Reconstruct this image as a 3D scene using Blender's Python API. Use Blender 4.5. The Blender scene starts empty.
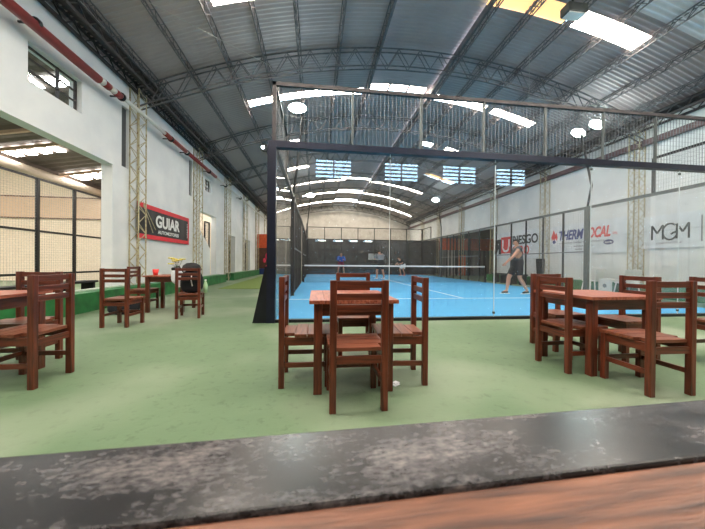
import bpy, math, random
from mathutils import Vector, Matrix
random.seed(4)
S = bpy.context.scene
C = S.collection
PI = math.pi

# ------------------------------------------------------------------ camera, world, exposure
def cam_axes(yaw, pitch, roll):
    cy, sy, cp, sp = math.cos(yaw), math.sin(yaw), math.cos(pitch), math.sin(pitch)
    f = Vector((sy*cp, cy*cp, sp)); r = Vector((cy, -sy, 0)); u = r.cross(f)
    c, s = math.cos(roll), math.sin(roll)
    return r*c + u*s, u*c - r*s, f
CAM_H, FPX = 1.0249, 295.84
_r, _u, _f = cam_axes(.1241, -.0060, .0091)
cd = bpy.data.cameras.new('camera'); cam = bpy.data.objects.new('camera', cd); C.objects.link(cam)
cam.matrix_world = Matrix(((_r.x, _u.x, -_f.x, 0), (_r.y, _u.y, -_f.y, 0), (_r.z, _u.z, -_f.z, CAM_H), (0, 0, 0, 1)))
cd.sensor_width = 36; cd.sensor_fit = 'HORIZONTAL'; cd.lens = FPX/705*36
cd.clip_start = .02; cd.clip_end = 300
cd.dof.use_dof = True; cd.dof.focus_distance = 3.2; cd.dof.aperture_fstop = 8
S.camera = cam

w = bpy.data.worlds.new('sky'); S.world = w; w.use_nodes = True
bg = w.node_tree.nodes['Background']; bg.inputs[0].default_value = (.62, .84, 1.0, 1); bg.inputs[1].default_value = 15.0

S.view_settings.view_transform = 'Standard'; S.view_settings.look = 'None'
S.view_settings.gamma = 1; S.view_settings.use_curve_mapping = False
S.view_settings.exposure = 0.14
S.cycles.transparent_max_bounces = 40; S.cycles.max_bounces = 10; S.cycles.diffuse_bounces = 5
S.cycles.use_denoising = True
S.cycles.sample_clamp_indirect = 8.0
SKY_L = 37.0          # brightness of the daylight coming through the translucent roof sheets

# ------------------------------------------------------------------ materials
def lin(c):
    return tuple(((v/255)/12.92 if v/255 <= .04045 else ((v/255+.055)/1.055)**2.4) for v in c) + (1,)
def mat(name, rgb, rough=.6, metal=0., var=0., scale=6., bump=0., rgb2=None, stretch=None, detail=4, spec=.5, lo=.35, hi=.65):
    m = bpy.data.materials.new(name); m.use_nodes = True; nt = m.node_tree; b = nt.nodes['Principled BSDF']
    b.inputs['Roughness'].default_value = rough; b.inputs['Metallic'].default_value = metal
    b.inputs['Specular IOR Level'].default_value = spec
    c1 = lin(rgb); c2 = lin(rgb2) if rgb2 else tuple(v*(1-var) for v in c1[:3])+(1,)
    tc = nt.nodes.new('ShaderNodeTexCoord'); mp = nt.nodes.new('ShaderNodeMapping'); nz = nt.nodes.new('ShaderNodeTexNoise')
    mp.inputs['Scale'].default_value = stretch or (1, 1, 1)
    nz.inputs['Scale'].default_value = scale; nz.inputs['Detail'].default_value = detail
    nt.links.new(tc.outputs['Object'], mp.inputs[0]); nt.links.new(mp.outputs[0], nz.inputs['Vector'])
    rp = nt.nodes.new('ShaderNodeValToRGB'); rp.color_ramp.elements[0].position = lo; rp.color_ramp.elements[1].position = hi
    rp.color_ramp.elements[0].color = c2; rp.color_ramp.elements[1].color = c1
    nt.links.new(nz.outputs[0], rp.inputs[0]); nt.links.new(rp.outputs[0], b.inputs['Base Color'])
    if bump:
        bp = nt.nodes.new('ShaderNodeBump'); bp.inputs['Strength'].default_value = bump; bp.inputs['Distance'].default_value = .02
        nt.links.new(nz.outputs[0], bp.inputs['Height']); nt.links.new(bp.outputs[0], b.inputs['Normal'])
    return m
def emit(name, rgb, strength):
    m = bpy.data.materials.new(name); m.use_nodes = True; nt = m.node_tree; b = nt.nodes['Principled BSDF']
    b.inputs['Base Color'].default_value = rgb + (1,); b.inputs['Emission Color'].default_value = rgb + (1,)
    b.inputs['Emission Strength'].default_value = strength; b.inputs['Roughness'].default_value = .6
    return m
def glass(name, base=.06, tint=(1, 1, 1), dust=.0, gain=.94):
    m = bpy.data.materials.new(name); m.use_nodes = True; nt = m.node_tree; N = nt.nodes; L = nt.links
    N.remove(N['Principled BSDF']); out = N['Material Output']
    lw = N.new('ShaderNodeLayerWeight'); lw.inputs[0].default_value = .5
    pw = N.new('ShaderNodeMath'); pw.operation = 'POWER'; pw.inputs[1].default_value = 5
    ma = N.new('ShaderNodeMath'); ma.operation = 'MULTIPLY_ADD'; ma.inputs[1].default_value = gain; ma.inputs[2].default_value = base
    L.new(lw.outputs['Facing'], pw.inputs[0]); L.new(pw.outputs[0], ma.inputs[0])
    tr = N.new('ShaderNodeBsdfTransparent'); tr.inputs[0].default_value = tint + (1,)
    gl = N.new('ShaderNodeBsdfGlossy'); gl.inputs['Roughness'].default_value = .0
    df = N.new('ShaderNodeBsdfDiffuse'); df.inputs[0].default_value = (.8, .82, .84, 1)
    m1 = N.new('ShaderNodeMixShader'); m1.inputs[0].default_value = dust
    L.new(tr.outputs[0], m1.inputs[1]); L.new(df.outputs[0], m1.inputs[2])
    m2 = N.new('ShaderNodeMixShader'); L.new(ma.outputs[0], m2.inputs[0]); L.new(m1.outputs[0], m2.inputs[1]); L.new(gl.outputs[0], m2.inputs[2])
    L.new(m2.outputs[0], out.inputs[0]); return m

def wood(name, axis):
    st = [14, 14, 14]; st[axis] = 1.2
    return mat(name, (116, 54, 34), .34, rgb2=(60, 26, 16), scale=3.2, stretch=tuple(st), detail=6, bump=.15, lo=.3, hi=.72)
WX, WY, WZ = wood('wood_x', 0), wood('wood_y', 1), wood('wood_z', 2)
WSEAT = mat('wood_seat', (140, 80, 56), .4, rgb2=(92, 46, 31), scale=3.2, stretch=(1.2, 14, 14), detail=4, bump=.04, lo=.3, hi=.72)  # gloss highlight on the seats painted in as a lighter wood tone
WTOP = mat('wood_table_top', (172, 100, 76), .34, rgb2=(122, 58, 42), scale=3.5, stretch=(14, 1.2, 14), detail=4, bump=.04)
WHITE = mat('white_plaster', (226, 228, 228), .75, rgb2=(212, 215, 217), scale=1.3, bump=.05)
BEIGE = mat('beige_plaster', (196, 190, 182), .8, rgb2=(178, 172, 164), scale=2.)
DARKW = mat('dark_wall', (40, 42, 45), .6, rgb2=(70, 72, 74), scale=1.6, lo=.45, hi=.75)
BACKDROP = mat('dark_windscreen', (46, 48, 51), .7, rgb2=(20, 22, 25), scale=2.2, detail=8, lo=.4, hi=.6)
STEEL = mat('dark_steel', (70, 66, 68), .55, metal=.3, rgb2=(52, 48, 50), scale=8)
STEEL2 = mat('roof_steel', (112, 108, 110), .7, metal=0., rgb2=(90, 86, 88), scale=8)
BLACK = mat('black_steel', (20, 22, 28), .4, metal=.3, var=.3)
BLACKM = mat('black_matt', (18, 18, 20), .7, var=.3)
NAVY = mat('navy_steel', (26, 30, 48), .35, metal=.4, var=.3)
GREYST = mat('grey_steel', (92, 98, 98), .45, metal=.4, var=.25)
CREAM = mat('cream_paint', (188, 178, 146), .6, rgb2=(128, 106, 74), scale=14, lo=.3, hi=.5)
WIRE = mat('galvanised_wire', (120, 124, 128), .5, metal=.3, var=.1)
WIREL = mat('pale_wire', (168, 164, 156), .6, var=.1)
WIREB = mat('dark_wire', (36, 38, 40), .5, metal=.2, var=.1)
RED = mat('red_paint', (140, 44, 44), .45, var=.25)
PIPEW = mat('white_paint', (214, 212, 208), .45, var=.08)
CURB = mat('green_curb', (36, 116, 58), .6, rgb2=(24, 88, 42), scale=4)
CURBTOP = mat('pale_curb_top', (196, 208, 196), .6, var=.1)
ORANGE = mat('orange_brick', (232, 100, 54), .7, rgb2=(196, 78, 42), scale=7)
BROWNP = mat('brown_panel', (96, 58, 44), .6, var=.3)
PINK = mat('pink_cloth', (232, 62, 96), .7, var=.2)
BLUEP = mat('blue_plastic', (36, 62, 130), .5, var=.2)
REDB = mat('red_fabric', (214, 44, 58), .6, var=.12)
REDT = mat('red_print', (222, 52, 48), .6, var=.1)
INK = mat('black_print', (28, 30, 34), .6, var=.1)
BLUEI = mat('blue_print', (44, 52, 128), .6, var=.1)
GREYI = mat('grey_print', (120, 124, 130), .6, var=.1)
BANW = mat('white_banner', (226, 231, 235), .4, rgb2=(206, 213, 220), scale=2.5, bump=.12)
BANB = mat('black_banner', (34, 32, 36), .5, var=.2)
WHT = mat('white_plastic', (232, 234, 232), .5, var=.04)
SKIN = mat('skin', (202, 150, 126), .55, var=.1)
HAIR = mat('dark_hair', (44, 34, 28), .6, var=.2)
GREYCL = mat('charcoal_cloth', (70, 76, 84), .85, var=.15)
GREYLT = mat('grey_cloth', (140, 144, 150), .85, var=.12)
BLKCL = mat('black_cloth', (24, 26, 34), .85, var=.2)
BLUECL = mat('blue_cloth', (40, 96, 190), .8, var=.15)
MAROON = mat('maroon_cloth', (140, 40, 70), .8, var=.15)
WHCL = mat('white_cloth', (232, 232, 236), .8, var=.05)
PINKSH = mat('pink_shoes', (236, 120, 140), .6, var=.1)
YEL = mat('yellow_petals', (236, 222, 110), .6, var=.15)
LEAF = mat('green_leaf', (86, 120, 60), .6, var=.2)
VASEG = glass('vase_glass', .08, (.86, .9, .9))
PANE = glass('court_glass', .062, (.985, .99, .99), .008, .9)
WINGL = glass('louvre_glass', .05, (.92, .97, 1.0))
REFLW = mat('dark_window_glass', (60, 52, 46), .06, var=.1, spec=1.0)
SKYW = emit('daylit_sheet', (1.0, .90, .78), SKY_L)
SKYB = emit('daylit_sheet_far', (1.0, .90, .76), SKY_L*.7)
SKYA = emit('daylit_amber_sheet', (1.0, .62, .26), SKY_L*.028)
SKYD = emit('daylit_dirty_sheet', (.80, .78, .80), .42)
LED = emit('led_floodlight', (.80, 1.0, .98), 60)
WGLOW = emit('lamp_tube', (1.0, .98, .94), 2.2)
BULB = emit('lamp_bulb', (.9, .95, 1.0), 30)

def floor_mat():
    m = mat('green_floor_paint', (104, 126, 96), .62, rgb2=(86, 110, 80), scale=.9, bump=.0, lo=.3, hi=.7)
    nt = m.node_tree; N = nt.nodes; L = nt.links; b = N['Principled BSDF']
    rp = next(n for n in N if n.type == 'VALTORGB'); tc = next(n for n in N if n.type == 'TEX_COORD')
    n2 = N.new('ShaderNodeTexNoise'); n2.inputs['Scale'].default_value = 11; n2.inputs['Detail'].default_value = 9; n2.inputs['Roughness'].default_value = .7
    L.new(tc.outputs['Object'], n2.inputs['Vector'])
    r2 = N.new('ShaderNodeValToRGB'); r2.color_ramp.elements[0].position = .30; r2.color_ramp.elements[1].position = .46
    r2.color_ramp.elements[0].color = (1, 1, 1, 1); r2.color_ramp.elements[1].color = (0, 0, 0, 1)
    L.new(n2.outputs[0], r2.inputs[0])
    mx = N.new('ShaderNodeMixRGB'); mx.inputs[2].default_value = lin((66, 84, 58)); L.new(rp.outputs[0], mx.inputs[1])
    sc = N.new('ShaderNodeMath'); sc.operation = 'MULTIPLY'; sc.inputs[1].default_value = .75
    L.new(r2.outputs[0], sc.inputs[0]); L.new(sc.outputs[0], mx.inputs[0])
    n3 = N.new('ShaderNodeTexNoise'); n3.inputs['Scale'].default_value = .42; n3.inputs['Detail'].default_value = 3
    L.new(tc.outputs['Object'], n3.inputs['Vector'])
    r3 = N.new('ShaderNodeValToRGB'); r3.color_ramp.elements[0].position = .48; r3.color_ramp.elements[1].position = .62
    r3.color_ramp.elements[0].color = (0, 0, 0, 1); r3.color_ramp.elements[1].color = (.7, .7, .7, 1)
    L.new(n3.outputs[0], r3.inputs[0])
    m3 = N.new('ShaderNodeMixRGB'); m3.inputs[2].default_value = lin((140, 150, 130)); L.new(r3.outputs[0], m3.inputs[0]); L.new(mx.outputs[0], m3.inputs[1])
    L.new(m3.outputs[0], b.inputs['Base Color'])
    bp = N.new('ShaderNodeBump'); bp.inputs['Strength'].default_value = .35; bp.inputs['Distance'].default_value = .01
    L.new(n2.outputs[0], bp.inputs['Height']); L.new(bp.outputs[0], b.inputs['Normal'])
    return m
FLOOR = floor_mat()
TURF = mat('olive_turf', (112, 134, 62), .9, rgb2=(90, 112, 48), scale=60, bump=.4)
COURT = mat('blue_turf', (76, 172, 226), .85, rgb2=(62, 156, 214), scale=30, bump=.3)
LINE = mat('white_line', (222, 236, 244), .8, var=.05)

def roof_mat():
    m = mat('corrugated_steel', (180, 164, 162), .6, metal=0., rgb2=(156, 142, 141), scale=.7, stretch=(1, .35, 1), lo=.3, hi=.7)
    return m
ROOF = roof_mat()
def brick_mat():
    m = bpy.data.materials.new('beige_block'); m.use_nodes = True; nt = m.node_tree; b = nt.nodes['Principled BSDF']
    tc = nt.nodes.new('ShaderNodeTexCoord'); mp = nt.nodes.new('ShaderNodeMapping'); mp.inputs['Rotation'].default_value = (PI/2, 0, 0)
    br = nt.nodes.new('ShaderNodeTexBrick'); br.inputs['Color1'].default_value = lin((224, 210, 192)); br.inputs['Color2'].default_value = lin((218, 203, 184))
    br.inputs['Mortar'].default_value = lin((206, 189, 170)); br.inputs['Scale'].default_value = 2.5
    nt.links.new(tc.outputs['Object'], mp.inputs[0]); nt.links.new(mp.outputs[0], br.inputs['Vector']); nt.links.new(br.outputs[0], b.inputs['Base Color'])
    b.inputs['Roughness'].default_value = .8; return m
BLOCK = brick_mat()
SKYN = emit('daylit_annex_sheet', (1.0, .95, .88), SKY_L*.7)
def worn_metal():
    m = bpy.data.materials.new('worn_black_counter'); m.use_nodes = True; nt = m.node_tree; N = nt.nodes; L = nt.links; b = N['Principled BSDF']
    tc = N.new('ShaderNodeTexCoord')
    a = N.new('ShaderNodeTexNoise'); a.inputs['Scale'].default_value = 14; a.inputs['Detail'].default_value = 3
    c = N.new('ShaderNodeTexNoise'); c.inputs['Scale'].default_value = 120; c.inputs['Detail'].default_value = 7; c.inputs['Roughness'].default_value = .65
    mp = N.new('ShaderNodeMapping'); mp.inputs['Scale'].default_value = (.75, 1.5, 1)
    L.new(tc.outputs['Object'], mp.inputs[0]); L.new(mp.outputs[0], a.inputs['Vector']); L.new(mp.outputs[0], c.inputs['Vector'])
    ad = N.new('ShaderNodeMath'); ad.operation = 'ADD'
    mu = N.new('ShaderNodeMath'); mu.operation = 'MULTIPLY'; mu.inputs[1].default_value = .95
    L.new(a.outputs[0], mu.inputs[0]); L.new(mu.outputs[0], ad.inputs[0]); L.new(c.outputs[0], ad.inputs[1])
    rp = N.new('ShaderNodeValToRGB'); e = rp.color_ramp.elements
    e[0].position = .46; e[0].color = lin((22, 23, 26)); e[1].position = .66; e[1].color = lin((108, 102, 100))
    k = rp.color_ramp.elements.new(.55); k.color = lin((72, 70, 72))
    hf = N.new('ShaderNodeMath'); hf.operation = 'MULTIPLY'; hf.inputs[1].default_value = .5
    L.new(ad.outputs[0], hf.inputs[0]); L.new(hf.outputs[0], rp.inputs[0]); L.new(rp.outputs[0], b.inputs['Base Color'])
    b.inputs['Roughness'].default_value = .27; b.inputs['Specular IOR Level'].default_value = .7
    return m
COUNTER = worn_metal()
COUNTW = mat('counter_timber', (124, 80, 58), .5, rgb2=(58, 36, 28), scale=6, stretch=(1.5, 16, 16), detail=7, bump=.2, lo=.3, hi=.7)

# ------------------------------------------------------------------ mesh helpers
class MB:
    def __init__(s): s.v, s.f = [], []
    def add(s, vs, fs):
        n = len(s.v); s.v += [tuple(v) for v in vs]; s.f += [tuple(i+n for i in f) for f in fs]; return s
    def box(s, x0, x1, y0, y1, z0, z1):
        return s.add([(x0,y0,z0),(x1,y0,z0),(x1,y1,z0),(x0,y1,z0),(x0,y0,z1),(x1,y0,z1),(x1,y1,z1),(x0,y1,z1)],
                     [(0,3,2,1),(4,5,6,7),(0,1,5,4),(1,2,6,5),(2,3,7,6),(3,0,4,7)])
    def bar(s, p, q, a, b=None, up=(0, 0, 1)):
        p, q = Vector(p), Vector(q); b = b or a; d = (q-p).normalized(); up = Vector(up)
        if abs(d.dot(up)) > .98: up = Vector((1, 0, 0))
        x = d.cross(up).normalized()*a/2; y = x.cross(d).normalized()*b/2
        return s.add([p-x-y, p+x-y, p+x+y, p-x+y, q-x-y, q+x-y, q+x+y, q-x+y],
                     [(0,1,2,3),(7,6,5,4),(0,4,5,1),(1,5,6,2),(2,6,7,3),(3,7,4,0)])
    def tube(s, pts, r, n=10, cap=True):
        pts = [Vector(p) for p in pts]; rs = r if isinstance(r, (list, tuple)) else [r]*len(pts)
        rings = []; prev = None
        for i, p in enumerate(pts):
            d = (pts[min(i+1, len(pts)-1)] - pts[max(i-1, 0)]).normalized()
            if prev is None:
                a = Vector((0, 0, 1)) if abs(d.z) < .9 else Vector((1, 0, 0)); x = d.cross(a).normalized()
            else: x = (prev - d*prev.dot(d)).normalized()
            prev = x; y = d.cross(x)
            rings.append([p + (x*math.cos(2*PI*k/n) + y*math.sin(2*PI*k/n))*rs[i] for k in range(n)])
        vs = [v for g in rings for v in g]; fs = []
        for i in range(len(pts)-1):
            for k in range(n):
                fs.append((i*n+k, i*n+(k+1) % n, (i+1)*n+(k+1) % n, (i+1)*n+k))
        if cap: fs.append(tuple(range(n))[::-1]); fs.append(tuple(range((len(pts)-1)*n, len(pts)*n)))
        return s.add(vs, fs)
    def lathe(s, c, prof, n=20):
        vs = [(c[0]+max(r, 1e-4)*math.cos(2*PI*k/n), c[1]+max(r, 1e-4)*math.sin(2*PI*k/n), c[2]+z) for r, z in prof for k in range(n)]
        return s.add(vs, [(i*n+k, i*n+(k+1) % n, (i+1)*n+(k+1) % n, (i+1)*n+k) for i in range(len(prof)-1) for k in range(n)])
    def prism(s, poly, axis, a, b):
        n = len(poly); ix = [i for i in range(3) if i != axis]; vs = []
        for t in (a, b):
            for u in poly:
                p = [0, 0, 0]; p[axis] = t; p[ix[0]] = u[0]; p[ix[1]] = u[1]; vs.append(tuple(p))
        return s.add(vs, [tuple(range(n)), tuple(range(n, 2*n))[::-1]] + [(i, (i+1) % n, n+(i+1) % n, n+i) for i in range(n)])
    def ball(s, c, r, nu=14, nv=8):
        rx, ry, rz = r if isinstance(r, (list, tuple)) else (r, r, r); vs = []; fs = []
        for j in range(nv+1):
            t = PI*j/nv
            for k in range(nu):
                a = 2*PI*k/nu; vs.append((c[0]+rx*math.sin(t)*math.cos(a), c[1]+ry*math.sin(t)*math.sin(a), c[2]+rz*math.cos(t)))
        for j in range(nv):
            for k in range(nu): fs.append((j*nu+k, (j+1)*nu+k, (j+1)*nu+(k+1) % nu, j*nu+(k+1) % nu))
        return s.add(vs, fs)
    def build(s, name, m, parent=None, smooth=False, bevel=0., loc=None):
        me = bpy.data.meshes.new(name); me.from_pydata(s.v, [], s.f); me.validate(); me.materials.append(m)
        import bmesh
        bm = bmesh.new(); bm.from_mesh(me); bmesh.ops.recalc_face_normals(bm, faces=bm.faces[:]); bm.to_mesh(me); bm.free()
        if smooth:
            for p in me.polygons: p.use_smooth = True
        o = bpy.data.objects.new(name, me); C.objects.link(o)
        if parent: o.parent = parent
        if loc: o.location = loc
        if bevel:
            b = o.modifiers.new('bevel', 'BEVEL'); b.width = bevel; b.segments = 2; b.limit_method = 'ANGLE'
        return o
def tag(o, label, cat, group=None, kind=None):
    o['label'] = label; o['category'] = cat
    if group: o['group'] = group
    if kind: o['kind'] = kind
    return o
def thing(name, label, cat, loc=(0, 0, 0), rz=0, group=None):
    o = bpy.data.objects.new(name, None); C.objects.link(o); o.location = loc; o.rotation_euler = (0, 0, rz); o.empty_display_size = .1
    return tag(o, label, cat, group)
def struct(o): o['kind'] = 'structure'; return o
def dup(root, loc, rz, label, group=None):
    r = root.copy(); C.objects.link(r); r.location = loc; r.rotation_euler = (0, 0, rz); r['label'] = label
    if group: r['group'] = group
    for ch in list(root.children):
        c = ch.copy(); C.objects.link(c); c.parent = r
        for g in list(ch.children):
            d = g.copy(); C.objects.link(d); d.parent = c
    return r
def text(name, body, size, m, parent, loc, rot, bold=0., shear=0., depth=.003, align='CENTER', sx=1.):
    cu = bpy.data.curves.new(name, 'FONT'); cu.body = body; cu.size = size; cu.offset = bold; cu.shear = shear; cu.extrude = depth
    cu.align_x = align; cu.align_y = 'CENTER'; cu.materials.append(m)
    t = bpy.data.objects.new(name, cu); C.objects.link(t); dg = bpy.context.evaluated_depsgraph_get(); dg.update()
    me = bpy.data.meshes.new_from_object(t.evaluated_get(dg)); bpy.data.objects.remove(t)
    for v in me.vertices: v.co.x *= sx
    if not me.materials: me.materials.append(m)
    o = bpy.data.objects.new(name, me); C.objects.link(o); o.parent = parent; o.location = loc; o.rotation_euler = rot
    return o
def wires(mb, axis, fixed, u0, u1, v0, v1, du, dv, t=.004):
    """a welded wire grid in the plane axis=fixed, u the horizontal axis, v = z"""
    nu = max(1, round((u1-u0)/du)); nv = max(1, round((v1-v0)/dv))
    def P(u, v): return (fixed, u, v) if axis == 0 else (u, fixed, v)
    for i in range(nu+1):
        u = u0+(u1-u0)*i/nu; mb.bar(P(u, v0), P(u, v1), t)
    for j in range(nv+1):
        v = v0+(v1-v0)*j/nv; mb.bar(P(u0, v), P(u1, v), t)
    return mb
def wall_grid(mb, axis, a0, a1, us, zs, holes):
    """slab from a0 to a1 along axis, with rectangular holes (u0,u1,z0,z1)"""
    U = sorted(set(list(us) + [h[0] for h in holes] + [h[1] for h in holes])); Z = sorted(set(list(zs) + [h[2] for h in holes] + [h[3] for h in holes]))
    for i in range(len(U)-1):
        run = None
        for j in range(len(Z)-1):
            uc, zc = (U[i]+U[i+1])/2, (Z[j]+Z[j+1])/2
            if any(h[0] < uc < h[1] and h[2] < zc < h[3] for h in holes): continue
            if axis == 0: mb.box(a0, a1, U[i], U[i+1], Z[j], Z[j+1])
            else: mb.box(U[i], U[i+1], a0, a1, Z[j], Z[j+1])
    return mb

# ------------------------------------------------------------------ the hall
XL, XR, YB, YF = -4.9, 11.05, -3.0, 34.0
XC, APEX, KR = 3.1, 7.55, .028
def zr(x): return APEX - KR*(x-XC)**2
RV0, RV1, RVH = 1.95, 4.25, .17       # raised ridge strip

struct(MB().box(-20, 18, -6, 36, -.3, 0).build('floor', FLOOR)); struct(MB().box(-90, 90, -90, 110, -.5, -.3).build('ground', mat('pale_ground', (96, 92, 84), .9, var=.2)))  # outer ground slab added to block sky light from below
CX0, CX1, CY0, CY1 = -.70, 9.30, 5.14, 25.14
mb = MB().box(CX0, CX1, CY0+.03, CY1, 0, .012); struct(mb.build('floor_court', COURT))
ln = MB()
for y in (15.14-6.95, 15.14+6.95): ln.box(CX0, CX1, y-.025, y+.025, .012, .016)
ln.box(4.275, 4.325, 15.14-6.95, 15.14+6.95, .012, .016); struct(ln.build('trim_1', LINE))
struct(MB().prism([(-3.6, 11.56), (-1.2, 11.5), (-1.2, 24.9), (-3.9, 24.9), (-3.76, 17.7)], 2, 0, .012).build('floor_turf', TURF))

# roof: corrugated sheet between the eaves, ridges running across the hall
HOLES = []      # (x0, x1, y0, y1) of the translucent sheets let into the roof
def sheet(name, x0, x1, y0, y1, dz, m, nx=40, pitch=.13, amp=.02, per=6):
    xs = [x0+(x1-x0)*i/nx for i in range(nx+1)]; ny = int((y1-y0)/pitch*per); vs = []; fs = []
    for j in range(ny+1):
        y = y0+(y1-y0)*j/ny; h = amp*(2*abs(math.sin(PI*y/pitch))-1)
        for x in xs: vs.append((x, y, zr(x)+dz+h))
    for j in range(ny):
        yc = y0+(y1-y0)*(j+.5)/ny; hh = [q for q in HOLES if q[2] < yc < q[3]]
        for i in range(nx):
          if not any(q[0] < (xs[i]+xs[i+1])/2 < q[1] for q in hh): fs.append((j*(nx+1)+i, (j+1)*(nx+1)+i, (j+1)*(nx+1)+i+1, j*(nx+1)+i+1))
    return MB().add(vs, fs).build(name, m, None, True)
# left wall, with its openings into the lean-to hall
HL = [(1.2, 7.85, 0, 3.36), (5.72, 6.9, 4.1, 4.77), (8.18, 8.45, 3.43, 4.97), (12.2, 12.45, 3.6, 5.0), (13.31, 15.4, 0, 3.2), (13.86, 14.63, 4.19, 4.77),
      (17.38, 18.89, 0, 2.55), (21.4, 23.0, 0, 2.6)]
struct(wall_grid(MB(), 0, XL-.25, XL, (YB, YF), (0, 5.72), HL).build('wall_left', WHITE))
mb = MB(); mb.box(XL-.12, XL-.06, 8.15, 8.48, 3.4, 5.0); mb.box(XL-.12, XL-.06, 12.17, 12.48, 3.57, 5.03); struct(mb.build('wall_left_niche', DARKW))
HR = [(17.2, 29.0, 0, 3.3)]
struct(wall_grid(MB(), 0, XR, XR+.25, (YB, YF), (0, 5.75), HR).build('wall_right', WHITE))
# gable walls
def gable(y0, y1, z0, holes, m, name):
    mb = MB(); wall_grid(mb, 1, y0, y1, (XL-.25, XR+.25), (z0, 5.7), [h for h in holes])
    return mb, name, m
BW = [(-.05, 1.6, 4.82, 5.68), (3.1, 4.75, 4.82, 5.68), (5.9, 7.65, 4.82, 5.68), (8.6, 10.25, 4.82, 5.68)]
def gable_wall(name, y0, y1, zlow, zmid, holes, m):
    mb = MB(); wall_grid(mb, 1, y0, y1, (XL-.25, XR+.25), (zlow, zmid), holes)
    n = 32; xs = [XL-.25+(XR-XL+.5)*i/n for i in range(n+1)]
    top = [(x, zr(x)+.02+(RVH if RV0 < x < RV1 else 0)) for x in xs]
    mb.prism([(xs[-1], zmid), (xs[0], zmid)] + top, 1, y0, y1)
    return struct(mb.build(name, m))
gable_wall('wall_back', YB-.25, YB, 0, 5.7, BW, mat('grey_plaster', (112, 110, 108), .8, var=.12))
gable_wall('wall_far', YF, YF+.25, 3.8, 5.7, [], BEIGE)
struct(MB().box(XL, XR, YF, YF+.25, 0, 3.8).build('wall_far_lower', BEIGE))
for i, (a, b, z0, z1) in enumerate(BW):
    r = bpy.data.objects.new('window_%d' % (i+1), None); C.objects.link(r); r['kind'] = 'structure'
    f = MB(); y = YB-.12
    for x in (a, b, (a+b)/2): f.box(x-.03, x+.03, y-.05, y+.05, z0, z1)
    for z in (z0, z1): f.box(a, b, y-.05, y+.05, z-.025, z+.025)
    f.build('window_frame', BLACK, r)
    n = 5
    MB().box(a, b, y-.004, y+.004, z0, z1).build('pane', WINGL, r)
    g = MB()
    for k in range(n+1):
        z = z0+(z1-z0)*k/n; g.box(a, b, y-.03, y+.03, z-.03, z+.03)
    g.build('louvre_rail', BLACK, r)

# translucent roof strips, each strip one skylight of several sheets
def skylight(label, y, segs, width=.7):
    r = thing('skylight', label, 'skylight', (0, y, 0), 0, 'skylights across the arched roof')
    for (x0, x1, m) in segs:
        n = max(3, int((x1-x0)/.3)); rid = x0 > RV0-.2 and x1 < RV1+.2; dz = .08+(RVH if rid else 0); HOLES.append((x0, x1, y-width/2, y+width/2)); x0 -= .06; x1 += .06
        vs = []; fs = []
        for i in range(n+1):
            x = x0+(x1-x0)*i/n
            for (yy, d) in ((-width/2-.06, 0), (width/2+.06, 0), (width/2+.06, .02), (-width/2-.06, .02)): vs.append((x, yy, zr(x)+dz+d))
        for i in range(n):
            for k in range(4): fs.append((i*4+k, i*4+(k+1) % 4, i*4+4+(k+1) % 4, i*4+4+k))
        fs += [(0, 1, 2, 3), (n*4+3, n*4+2, n*4+1, n*4)]
        MB().add(vs, fs).build('sheet', m, r)
W_, B_, A_ = SKYW, SKYB, SKYA
skylight('translucent skylight strip over the bar, behind the court tables', -1.3, [(-3.5, 1.6, W_), (4.5, 9.4, W_)])  # out of view, added to light the foreground chairs
skylight('translucent skylight strip directly above the wooden tables', 2.85, [(-3.5, 1.6, W_), (4.5, 9.4, W_)])  # also unseen, added as light for the near chairs
skylight('big near skylight strip with amber sheets beside the ceiling floodlight', 6.76, [(-2.35, -1.1, W_), (4.3, 5.25, A_), (5.31, 6.3, A_), (6.55, 8.35, W_)], .5)
skylight('long curved skylight strip seen just above the near glass screen', 11.1, [(-2.45, 1.72, W_), (2.0, 2.7, W_), (2.75, 3.45, W_), (3.5, 4.2, W_), (4.55, 6.7, W_), (7.0, 8.7, W_)], .40)
skylight('broken skylight strip of short sheets behind the thick screen rail', 15.2, [(-1.75, -.75, W_), (5.6, 6.1, W_), (6.9, 7.6, W_)], .45)
skylight('short skylight strip with amber right end above the net', 19.25, [(-2.0, -.5, W_), (7.3, 9.2, A_)], .5)
skylight('curved skylight strip, highest of the three far arcs', 23.4, [(-2.4, 2.2, B_), (2.3, 4.2, B_), (4.3, 8.6, B_)], .42)
skylight('curved skylight strip, middle one of the three far arcs', 27.45, [(-1.2, 4.2, B_), (4.4, 8.9, B_)], .42)
skylight('full width skylight strip, lowest of the far arcs', 31.4, [(-4.3, 10.3, B_)], .6)
p = sheet('roof_sheet', 7.2, 9.3, 5.45, 6.1, -.02, mat('faded_sheet', (226, 220, 222), .6, var=.05), 8); tag(p, 'faded pale roof sheet right of the ceiling floodlight', 'roof sheet')

struct(sheet('ceiling', XL-.35, RV0-.03, YB-.2, YF+.2, .03, ROOF, 66))
struct(sheet('ceiling_right', RV1+.03, XR+.35, YB-.2, YF+.2, .03, ROOF, 66))
struct(sheet('ceiling_ridge', RV0-.12, RV1+.12, YB-.2, YF+.2, .03+RVH, ROOF, 24))

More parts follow.
